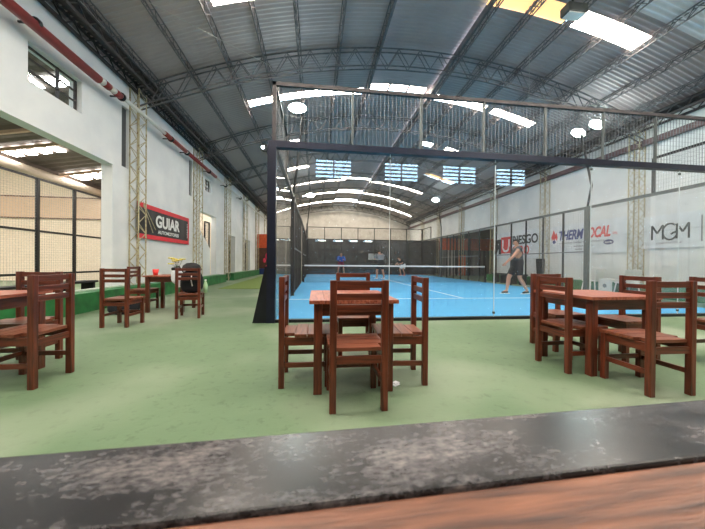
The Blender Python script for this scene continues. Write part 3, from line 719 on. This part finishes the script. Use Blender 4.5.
# ------------------------------------------------------------------ wooden chairs and tables
CW, CDp, CH, PS = .405, .42, .905, .046
def make_chair(label, loc, rz, group):
    r = thing('wooden_chair', label, 'chair', loc, rz, group)
    a, b = CW/2-PS/2, CDp/2-PS/2; h = PS/2; bv = .004
    for s in (-1, 1):
        MB().box(s*a-h, s*a+h, -b-h, -b+h, 0, CH).build('leg', WZ, r, bevel=bv)
        MB().box(s*a-h, s*a+h, b-h, b+h, 0, .413).build('leg', WZ, r, bevel=bv)
    m = MB(); n = 4; y0, y1 = -b+h*.2, CDp/2+.012
    for k in range(n):
        ya, yb = y0+(y1-y0)*k/n, y0+(y1-y0)*(k+1)/n-.003
        w2 = CW/2+.004 if k else a-h-.001
        m.box(-w2, w2, ya, yb, .414, .441)
    m.build('seat', WSEAT, r, bevel=.003)
    for z0, z1 in ((.852, .9), (.768, .814), (.69, .738)): MB().box(-a+h, a-h, -b-.011, -b+.011, z0, z1).build('back_slat', WX, r, bevel=.003)
    MB().box(-a+h, a-h, -b-.011, -b+.011, .33, .385).build('apron', WX, r, bevel=.002); MB().box(-a+h, a-h, b-.011, b+.011, .345, .41).build('apron', WX, r, bevel=.002)
    for s in (-1, 1):
        MB().box(s*a-.011, s*a+.011, -b+h, b-h, .345, .41).build('apron', WY, r, bevel=.002)
        MB().box(s*a-.011, s*a+.011, -b+h, b-h, .165, .205).build('stretcher', WY, r, bevel=.002)
    MB().box(-a+h, a-h, b-.011, b+.011, .175, .215).build('stretcher', WX, r, bevel=.002)
    return r
proto = None
def chair(label, cx, cy, rz, group):
    """cx, cy = centre of the chair; rz turns its front (+Y) round"""
    global proto
    if proto is None: proto = make_chair(label, (cx, cy, 0), rz, group); return proto
    return dup(proto, (cx, cy, 0), rz, label, group)
D2 = CDp/2
G1, G2, G3, G4 = 'wooden chairs round the centre table', 'wooden chairs round the left table', 'wooden chairs round the right table', 'wooden chairs round the flower table'
chair('wooden slat back chair with its back to us before the centre table', .300, 1.99+D2, 0.01, G1)
chair('wooden chair at the left side of the centre table, beside the dark post', -.292+D2, 2.635, -PI/2, G1)
chair('wooden chair at the right side of the centre table', .955-D2, 2.59, PI/2-.06, G1)
chair('wooden chair facing us behind the centre table', .445, 3.52-D2, PI, G1)
chair('wooden chair at the right side of the left edge table', -2.215-D2+.023, 2.81, PI/2, G2)
chair('wooden chair facing us behind the left edge table', -2.83, 3.44-D2+.02, PI, G2)
chair('wooden chair at the left side of the right table, beside the court glass', 2.36+D2-.02, 2.695, -PI/2+.03, G3)
chair('wooden chair with its back to us before the right table', 2.785, 1.99+D2-.015, -.02, G3)
chair('wooden chair at the right side of the right table, mostly behind the table', 3.62-D2, 2.89, PI/2, G3)
chair('wooden chair hidden behind the far side of the right table', 2.99, 3.55-D2, PI, G3)
chair('wooden chair cut off by the right edge of the picture', 4.15+D2, 2.62, -PI/2, None)
chair('wooden chair pulled out in front of the flower table, near the curb', -3.03, 4.92+D2-.02, -.05, G4)
chair('wooden chair at the wall side of the flower table', -3.80+D2, 6.72, -PI/2, G4)
chair('wooden chair carrying the black backpack', -2.29, 5.6+D2-.02, .17, G4)

def make_table(label, loc, rz, lx, ly):
    r = thing('wooden_table', label, 'table', loc, rz, 'square wooden tables'); H, th, leg = .735, .028, .066
    m = MB(); n = 6
    for k in range(n): m.box(-lx/2+lx*k/n, -lx/2+lx*(k+1)/n-.0015, -ly/2, ly/2, H-th, H)
    m.build('tabletop', WTOP, r, bevel=.002)
    a, b = lx/2-.035-leg/2, ly/2-.035-leg/2
    for sx in (-1, 1):
        for sy in (-1, 1): MB().box(sx*a-leg/2, sx*a+leg/2, sy*b-leg/2, sy*b+leg/2, 0, H-th-.001).build('leg', WZ, r, bevel=.004)
    for s in (-1, 1):
        MB().box(-a+leg/2, a-leg/2, s*b-.012, s*b+.012, H-th-.1, H-th-.001).build('apron', WX, r); MB().box(s*a-.012, s*a+.012, -b+leg/2, b-leg/2, H-th-.1, H-th-.001).build('apron', WY, r)
    return r
make_table('wooden table in the centre, in front of the court glass', (.305, 2.675, 0), 0, .70, .83)
make_table('wooden table cut off by the left edge of the picture', (-2.89, 2.83, 0), 0, .74, .74)
make_table('wooden table on the right in front of the court glass', (2.845, 2.735, 0), 0, .74, .72)
make_table('small wooden table with the vase of yellow flowers', (-2.98, 6.62, 0), 0, .78, .72)

# things on and about the flower table
r = thing('cup', 'red plastic cup on the flower table', 'cup', (-3.22, 6.45, .736))
MB().lathe((0, 0, 0), [(.0, 0), (.04, 0), (.058, .12), (.052, .12), (.036, .01), (0, .01)], 18).build('bowl', REDT, r, True)
r = thing('flower_vase', 'glass vase of yellow flowers on the small table', 'vase', (-2.93, 6.72, .736))
MB().lathe((0, 0, 0), [(0, 0), (.045, 0), (.05, .08), (.03, .15), (.035, .19), (.03, .19), (.025, .15), (.044, .08), (.04, .008), (0, .008)], 18).build('vase', VASEG, r, True)
for k in range(9):
    a = k*2.4; rr = .03+.013*k; t = Vector((rr*math.cos(a)-.03, rr*math.sin(a)*.7, .23+.02*((k*5) % 7)))
    st = MB().tube([(0, 0, .02), (t.x*.4, t.y*.4, .17), tuple(t)], .004, 6).build('stem', LEAF, r, True)
    m = MB().ball(t, (.022, .022, .016), 8, 5)
    for q in range(7):
        b = 2*PI*q/7; m.ball((t.x+.04*math.cos(b), t.y+.04*math.sin(b), t.z+.004), (.026, .026, .014), 8, 4)
    m.build('flower', YEL if k % 3 else WHCL, st, True)
# bulgy soft bags
def blob(name, c, r3, m, parent, seed, amp=.12, pw=.7):
    rnd = random.Random(seed); nu, nv = 24, 14; ph = [rnd.uniform(0, 6.28) for _ in range(4)]; vs = []; fs = []
    def sg(v): return math.copysign(abs(v)**pw, v)
    for j in range(nv+1):
        t = PI*j/nv
        for k in range(nu):
            a = 2*PI*k/nu; w_ = 1+amp*(math.sin(2*a+ph[0])*math.sin(2*t+ph[1])*.5+math.sin(3*a+ph[2])*math.sin(3*t+ph[3])*.4)
            vs.append((c[0]+r3[0]*sg(math.sin(t)*math.cos(a))*w_, c[1]+r3[1]*sg(math.sin(t)*math.sin(a))*w_, c[2]+r3[2]*sg(math.cos(t))))
    for j in range(nv):
        for k in range(nu): fs.append((j*nu+k, (j+1)*nu+k, (j+1)*nu+(k+1) % nu, j*nu+(k+1) % nu))
    return MB().add(vs, fs).build(name, m, parent, True)
r = thing('backpack', 'black backpack lying on a wooden chair seat', 'backpack', (-2.28, 5.83, .441), .17)
blob('body', (0, .0, .21), (.185, .13, .21), BLKCL, r, 3)
blob('pocket', (.03, .12, .16), (.12, .06, .11), BLACKM, r, 5)
MB().tube([(-.07, 0, .40), (-.05, 0, .47), (.05, 0, .47), (.07, 0, .40)], .013, 8).build('handle', BLACKM, r, True)
MB().tube([(.02, -.128, .33), (.015, -.145, .24), (.035, -.14, .13)], .009, 8).build('strap', WHCL, r, True)
r = thing('cap', 'black cap resting on top of the backpack', 'cap', (-2.30, 5.86, .86), .17)
MB().lathe((0, 0, 0), [(.16, 0), (.165, .03), (.14, .09), (.08, .13), (.0, .14)], 24).build('crown', BLACKM, r, True)
m = MB(); m.lathe((0, .08, -.004), [(.0, 0), (.165, 0), (.165, .012), (0, .012)], 24); m.build('brim', BLKCL, r, True)
r = thing('bag', 'white soft bag with black top hanging at the table corner', 'bag', (-2.63, 6.02, .0), .1)
blob('body', (0, 0, .74), (.085, .08, .15), WHCL, r, 9)
blob('flap', (-.01, -.01, .875), (.075, .075, .035), BLACKM, r, 11)
blob('lower_pocket', (.03, -.01, .58), (.055, .055, .055), WHCL, r, 12)
MB().tube([(.02, .05, .93), (.08, .14, .80), (.10, .2, .736)], .012, 8).build('strap', BLACKM, r, True)
r = thing('bottle', 'pale green bottle in the side of the black backpack', 'bottle', (-2.05, 5.86, .441), .17)
MB().lathe((0, 0, 0), [(0, 0), (.035, 0), (.037, .15), (.015, .2), (.015, .22), (0, .22)], 16).build('body', mat('pale_green_plastic', (176, 206, 160), .4, var=.1), r, True); MB().lathe((0, 0, .22), [(0, 0), (.017, 0), (.017, .025), (0, .025)], 12).build('cap', WHT, r, True)
r = thing('duffel_bag', 'small black bag on the floor beside the wall chair', 'bag', (-3.62, 6.15, 0), .5)
blob('body', (0, 0, .15), (.24, .15, .15), BLKCL, r, 21); MB().tube([(-.1, 0, .28), (-.06, 0, .36), (.06, 0, .36), (.1, 0, .28)], .012, 8).build('handle', BLACKM, r, True)
m = MB().box(-.035, .03, -.02, .025, 0, .006); m.box(-.01, .045, -.005, .04, .006, .012); o = m.build('paper_scrap', WHCL); o.location = (.68, 2.42, 0); o.rotation_euler = (0, 0, .6); tag(o, 'crumpled white paper scrap on the floor under the centre table', 'paper')

# beyond the right fence: white plastic chairs, stool, bin, bench
def plastic_chair(label, loc, rz):
    r = thing('plastic_chair', label, 'chair', loc, rz, 'white plastic chairs beyond the fence')
    for sx in (-1, 1):
        for sy in (-1, 1): MB().tube([(sx*.24, sy*.24, 0), (sx*.19, sy*.19, .42)], .02, 8).build('leg', WHT, r, True)
    MB().box(-.23, .23, -.23, .23, .42, .45).build('seat', WHT, r, bevel=.012)
    m = MB().add([(-.22, -.22, .45), (.22, -.22, .45), (.24, -.30, .88), (-.24, -.30, .88), (-.22, -.2, .45), (.22, -.2, .45), (.24, -.28, .88), (-.24, -.28, .88)], [(0,1,2,3),(7,6,5,4),(0,4,5,1),(1,5,6,2),(2,6,7,3),(3,7,4,0)])
    m.build('backrest', WHT, r, bevel=.008)
    return r
plastic_chair('white plastic chair beyond the fence, nearest the thick fence post', (10.26, 9.84, 0), .2)
dup(bpy.data.objects['plastic_chair'], (10.26, 8.62, 0), -.3, 'white plastic chair beyond the fence, below the lattice column')
r = thing('side_table', 'small white square side table between the plastic chairs', 'table', (10.28, 9.2, 0))
MB().box(-.22, .22, -.24, .24, .50, .54).build('tabletop', WHT, r)
MB().box(-.21, -.19, -.2, .2, .08, .5).build('panel', WHT, r)
n = 16; MB().prism([(.07*math.cos(2*PI*k/n), .30+.07*math.sin(2*PI*k/n)) for k in range(n)], 0, -.216, -.208).build('emblem', GREYI, r)
for sx in (-1, 1):
    for sy in (-1, 1): MB().box(sx*.19-.02, sx*.19+.02, sy*.21-.02, sy*.21+.02, 0, .5).build('leg', WHT, r)
r = thing('tall_planter', 'tall black tapered bin beyond the fence below the banners', 'bin', (10.15, 12.3, 0))
MB().lathe((0, 0, 0), [(0, 0), (.15, 0), (.23, 1.25), (.24, 1.28), (.21, 1.28), (.2, 1.2), (0, 1.2)], 4).build('body', BLACKM, r)
r = thing('bench', 'dark low bench beyond the fence behind the walking player', 'bench', (10.2, 14.6, 0))
MB().box(-.2, .2, -1.2, 1.2, .46, .52).build('seat', BLACKM, r)
for y in (-1.1, -.4, .4, 1.1): MB().box(-.18, .18, y-.04, y+.04, 0, .46).build('leg', BLACKM, r)

# ------------------------------------------------------------------ people
def skin_mesh(name, J, E, R, root, m, parent, sub=2):
    me = bpy.data.meshes.new(name); keys = list(J)
    me.from_pydata([J[k] for k in keys], [(keys.index(a), keys.index(b)) for a, b in E], [])
    o = bpy.data.objects.new(name, me); C.objects.link(o)
    sk = o.modifiers.new('skin', 'SKIN'); sk.use_smooth_shade = True
    for i, k in enumerate(keys):
        v = R[k]; me.skin_vertices[0].data[i].radius = v if isinstance(v, tuple) else (v, v)
        me.skin_vertices[0].data[i].use_root = (k == root)
    sb = o.modifiers.new('sub', 'SUBSURF'); sb.levels = sub; sb.render_levels = sub
    dg = bpy.context.evaluated_depsgraph_get(); dg.update()
    nm = bpy.data.meshes.new_from_object(o.evaluated_get(dg)); bpy.data.objects.remove(o); bpy.data.meshes.remove(me)
    nm.materials.clear(); nm.materials.append(m)
    for p in nm.polygons: p.use_smooth = True; p.material_index = 0
    o = bpy.data.objects.new(name, nm); C.objects.link(o); o.parent = parent; return o
def join_mesh(o, mb):
    me = o.data; vs = [tuple(v.co) for v in me.vertices]; fs = [tuple(p.vertices) for p in me.polygons]; n = len(vs)
    me2 = bpy.data.meshes.new(me.name); me2.from_pydata(vs+mb.v, [], fs+[tuple(i+n for i in f) for f in mb.f])
    for m in me.materials: me2.materials.append(m)
    for p in me2.polygons: p.use_smooth = True
    o.data = me2
def person(label, loc, rz, P, top, legs, shoes, hair=HAIR, sleeves=False, scale=1.0, jacket=False, bulk=1.0):
    r = thing('person', label, 'person', loc, rz); r.scale = (scale,)*3
    V = {k: Vector(v) for k, v in P.items()}
    J = {'pel': V['pel'], 'spi': V['pel'].lerp(V['che'], .5), 'che': V['che'], 'nec': V['nec'], 'chin': V['nec'].lerp(V['hea'], .45), 'hea': V['hea'], 'crown': V['hea']+(V['hea']-V['nec']).normalized()*.075}
    R = {'pel': (.14, .115), 'spi': (.14, .11), 'che': (.17, .12), 'nec': .052, 'chin': .062, 'hea': .082, 'crown': .06}
    E = [('pel', 'spi'), ('spi', 'che'), ('che', 'nec'), ('nec', 'chin'), ('chin', 'hea'), ('hea', 'crown')]
    fwd = V['fwd'].normalized(); J['nose'] = V['hea']+fwd*.088+Vector((0, 0, -.01)); R['nose'] = .018; E.append(('hea', 'nose'))
    for s in 'LR':
        J['sh'+s], J['el'+s], J['wr'+s] = V['sh'+s], V['el'+s], V['wr'+s]
        J['ua'+s] = V['sh'+s].lerp(V['el'+s], .5); J['fa'+s] = V['el'+s].lerp(V['wr'+s], .4)
        R['sh'+s] = .062; R['ua'+s] = .052; R['el'+s] = .042; R['fa'+s] = .041; R['wr'+s] = .028
        d = (V['wr'+s]-V['el'+s]).normalized(); sd = d.cross(Vector((1, 0, 0))).normalized()
        J['pa'+s] = V['wr'+s]+d*.06; R['pa'+s] = (.034, .02)
        E += [('che', 'sh'+s), ('sh'+s, 'ua'+s), ('ua'+s, 'el'+s), ('el'+s, 'fa'+s), ('fa'+s, 'wr'+s), ('wr'+s, 'pa'+s)]
        J['hi'+s], J['kn'+s], J['an'+s], J['to'+s] = V['hi'+s], V['kn'+s], V['an'+s], V['to'+s]
        J['th'+s] = V['hi'+s].lerp(V['kn'+s], .45); J['ca'+s] = V['kn'+s].lerp(V['an'+s], .3)+Vector((0, -.015, 0)); J['sn'+s] = V['kn'+s].lerp(V['an'+s], .7)
        R['hi'+s] = .092; R['th'+s] = .082; R['kn'+s] = .056; R['ca'+s] = .058; R['sn'+s] = .042; R['an'+s] = .038; R['to'+s] = (.036, .022)
        E += [('pel', 'hi'+s), ('hi'+s, 'th'+s), ('th'+s, 'kn'+s), ('kn'+s, 'ca'+s), ('ca'+s, 'sn'+s), ('sn'+s, 'an'+s), ('an'+s, 'to'+s)]
    if bulk != 1:
        for k in R:
            if k not in ('hea', 'crown', 'chin', 'nose'): R[k] = tuple(v*bulk for v in R[k]) if isinstance(R[k], tuple) else R[k]*bulk
    body = skin_mesh('body', J, E, R, 'pel', SKIN, r)
    mb = MB()
    for s in 'LR':                      # five unequal bent fingers on each hand
        d = (V['wr'+s]-V['el'+s]).normalized(); side = d.cross(Vector((1, 0, 0)) if abs(d.x) < .8 else Vector((0, 1, 0))).normalized(); inn = side.cross(d).normalized()
        c = V['wr'+s]+d*.075
        for k, ln_ in enumerate((.068, .078, .072, .056)):
            b0 = c+side*(.027-.018*k); b1 = b0+d*ln_*.5+inn*.006; b2 = b1+d*ln_*.35+inn*.022; mb.tube([tuple(b0-d*.02), tuple(b0), tuple(b1), tuple(b2)], [.009, .009, .0085, .007], 6)
        t0_ = V['wr'+s]+d*.035+side*.026; mb.tube([tuple(t0_-side*.015), tuple(t0_), tuple(t0_+side*.024+d*.026), tuple(t0_+side*.026+d*.052+inn*.012)], [.011, .011, .010, .008], 6)
    up = (V['hea']-V['nec']).normalized(); rt = fwd.cross(up).normalized()
    for q in (-1, 1): mb.ball(V['hea']+rt*q*.083+Vector((0, 0, -.005)), (.016, .02, .03), 8, 6)
    join_mesh(body, mb)
    fm = MB()
    for q in (-1, 1): fm.ball(V['hea']+fwd*.076+rt*q*.031+up*.012, .010, 8, 6)
    fm.tube([tuple(V['hea']+fwd*.08+rt*-.022-up*.05), tuple(V['hea']+fwd*.084-up*.052), tuple(V['hea']+fwd*.08+rt*.022-up*.05)], .006, 6)
    fm.build('face_features', HAIR, r, True)
    # hair shell: back, sides and top of the skull
    hm = MB(); c = V['hea']+up*.028-fwd*.016; hm.ball(c, (.094, .098, .094), 18, 10); keep = []
    for f in hm.f:
        m_ = sum((Vector(hm.v[i]) for i in f), Vector())/len(f)-c
        if m_.dot(up) > -.05 and not (m_.dot(fwd) > .035 and m_.dot(up) < .055): keep.append(f)
    hm.f = keep; hm.build('hair', hair, r, True)
    # clothes: the body surface taken region by region and pushed outwards
    me = body.data; me.update()
    segs = [(a, b) for a, b in E]
    def near_bone(p):
        best = None
        for a, b in segs:
            A, B = J[a], J[b]; d = B-A; t = max(0, min(1, (p-A).dot(d)/max(d.length_squared, 1e-9))); q = (p-(A+d*t)).length - .6*min(R[a][0] if isinstance(R[a], tuple) else R[a], .09)
            if best is None or q < best[0]: best = (q, a, b, t)
        return best
    info = [near_bone(v.co) for v in me.vertices]
    def cloth(nm, ok, off, m):
        fs = [tuple(p.vertices) for p in me.polygons if all(ok(*info[i][1:]) for i in p.vertices)]
        use = sorted({i for f in fs for i in f}); ix = {v: k for k, v in enumerate(use)}
        vs = [tuple(me.vertices[i].co + me.vertices[i].normal*off) for i in use]
        return MB().add(vs, [tuple(ix[i] for i in f) for f in fs]).build(nm, m, r, True)
    def is_top(a, b, t):
        if (a, b) in (('pel', 'spi'), ('spi', 'che')): return True
        if (a, b) == ('che', 'nec'): return t < .75
        if a == 'che': return True
        if a == 'pel': return True
        if a[:2] == 'sh': return t < .42 or sleeves or jacket
        if a[:2] == 'ua': return jacket or (sleeves and t < .6)
        return jacket and a[:2] in ('el', 'fa')
    def is_leg(a, b, t):
        if (a, b) == ('pel', 'spi'): return t < .85
        return a == 'pel' or a[:2] == 'hi' or (a[:2] == 'th' and t < .62)
    cloth('jacket' if jacket else 'shirt' if sleeves else 'tank_top', is_top, .02, top)
    cloth('shorts', is_leg, .026, legs)
    for s in 'LR':
        a, t = J['an'+s], J['to'+s]; d = (t-a); dh = Vector((d.x, d.y, 0)).normalized(); hl = a-dh*.05; z0 = min(a.z-.075, t.z-.03)
        J4 = {'h': Vector((hl.x, hl.y, a.z-.035)), 'm': a.lerp(t, .5)+Vector((0, 0, -.008)), 't': t+dh*.03}; R4 = {'h': (.042, .04), 'm': (.044, .036), 't': (.038, .026)}
        sh = skin_mesh('shoe', J4, [('h', 'm'), ('m', 't')], R4, 'm', shoes, r)
        so = MB(); so.bar(tuple(hl-dh*.03+Vector((0, 0, a.z-.082-hl.z))), tuple(t+dh*.06+Vector((0, 0, -.028))), .085, .016); so.build('sole', WHCL, sh)
    return r
# facing +Y locally; L is -X
walk = dict(pel=(0, 0, .97), che=(0, .02, 1.34), nec=(0, .03, 1.52), hea=(0, .055, 1.64), fwd=(0, 1, -.12),
    shL=(-.2, .05, 1.44), elL=(-.24, .25, 1.2), wrL=(-.21, .45, 1.0), shR=(.2, .0, 1.44), elR=(.25, -.08, 1.15), wrR=(.24, -.02, .92),
    hiL=(-.1, .0, .92), knL=(-.1, -.02, .50), anL=(-.1, -.26, .115), toL=(-.1, -.13, .045), hiR=(.1, .02, .92), knR=(.1, .24, .51), anR=(.1, .29, .09), toR=(.1, .43, .035))
person('person in a charcoal tank top and dark shorts walking left on the court', (6.83, 9.3, .012), PI/2-.2, walk, GREYCL, BLKCL, NAVY, scale=1.06, bulk=1.16)
stand = dict(pel=(0, -.04, .92), che=(0, .06, 1.28), nec=(0, .10, 1.45), hea=(0, .15, 1.56), fwd=(0, 1, -.15),
    shL=(-.2, .06, 1.38), elL=(-.28, .16, 1.14), wrL=(-.16, .36, 1.16), shR=(.2, .06, 1.38), elR=(.28, .16, 1.14), wrR=(.14, .36, 1.1),
    hiL=(-.12, -.04, .88), knL=(-.2, .07, .48), anL=(-.24, -.03, .09), toL=(-.26, .12, .035), hiR=(.12, -.04, .88), knR=(.2, .07, .48), anR=(.24, -.03, .09), toR=(.26, .12, .035))
person('person in a light grey shirt and dark shorts, standing just past the net', (4.1, 18.5, .012), .35, stand, GREYLT, BLKCL, WHCL, sleeves=True, scale=1.1, bulk=1.2)
person('person in a blue jacket and maroon shorts at the far left of the court', (2.05, 24.0, .012), PI, stand, BLUECL, MAROON, WHCL, jacket=True, scale=1.08)
crouch = dict(pel=(0, -.12, .80), che=(0, .14, 1.06), nec=(0, .28, 1.18), hea=(0, .37, 1.27), fwd=(0, 1, -.2),
    shL=(-.2, .16, 1.15), elL=(-.3, .26, .92), wrL=(-.2, .46, .86), shR=(.2, .16, 1.15), elR=(.3, .26, .92), wrR=(.18, .46, .84),
    hiL=(-.12, -.1, .76), knL=(-.2, .12, .44), anL=(-.22, -.04, .09), toL=(-.24, .11, .035), hiR=(.12, -.1, .76), knR=(.2, .12, .44), anR=(.22, -.04, .09), toR=(.24, .11, .035))
person('person in a black top and white shorts, bending forward at the far end', (7.0, 23.3, .012), PI*.62, crouch, BLKCL, WHCL, PINKSH, sleeves=True, scale=1.1)

# ------------------------------------------------------------------ the bar counter under the camera
r = thing('bar_counter', 'worn black bar counter edge with a wooden strip in front of us', 'counter', (0, 0.353, 0), math.radians(2.1))
ZC = CAM_H-.2
MB().box(-2.2, 3.2, -.106, 0, ZC-.03, ZC).build('metal_edge', COUNTER, r, bevel=.003)
MB().box(-2.2, 3.2, -.62, -.1065, ZC-.045, ZC-.004).build('timber_top', COUNTW, r, bevel=.004)
MB().box(-2.2, 3.2, -.2, -.05, 0, ZC-.045).build('front_panel', BROWNP, r)
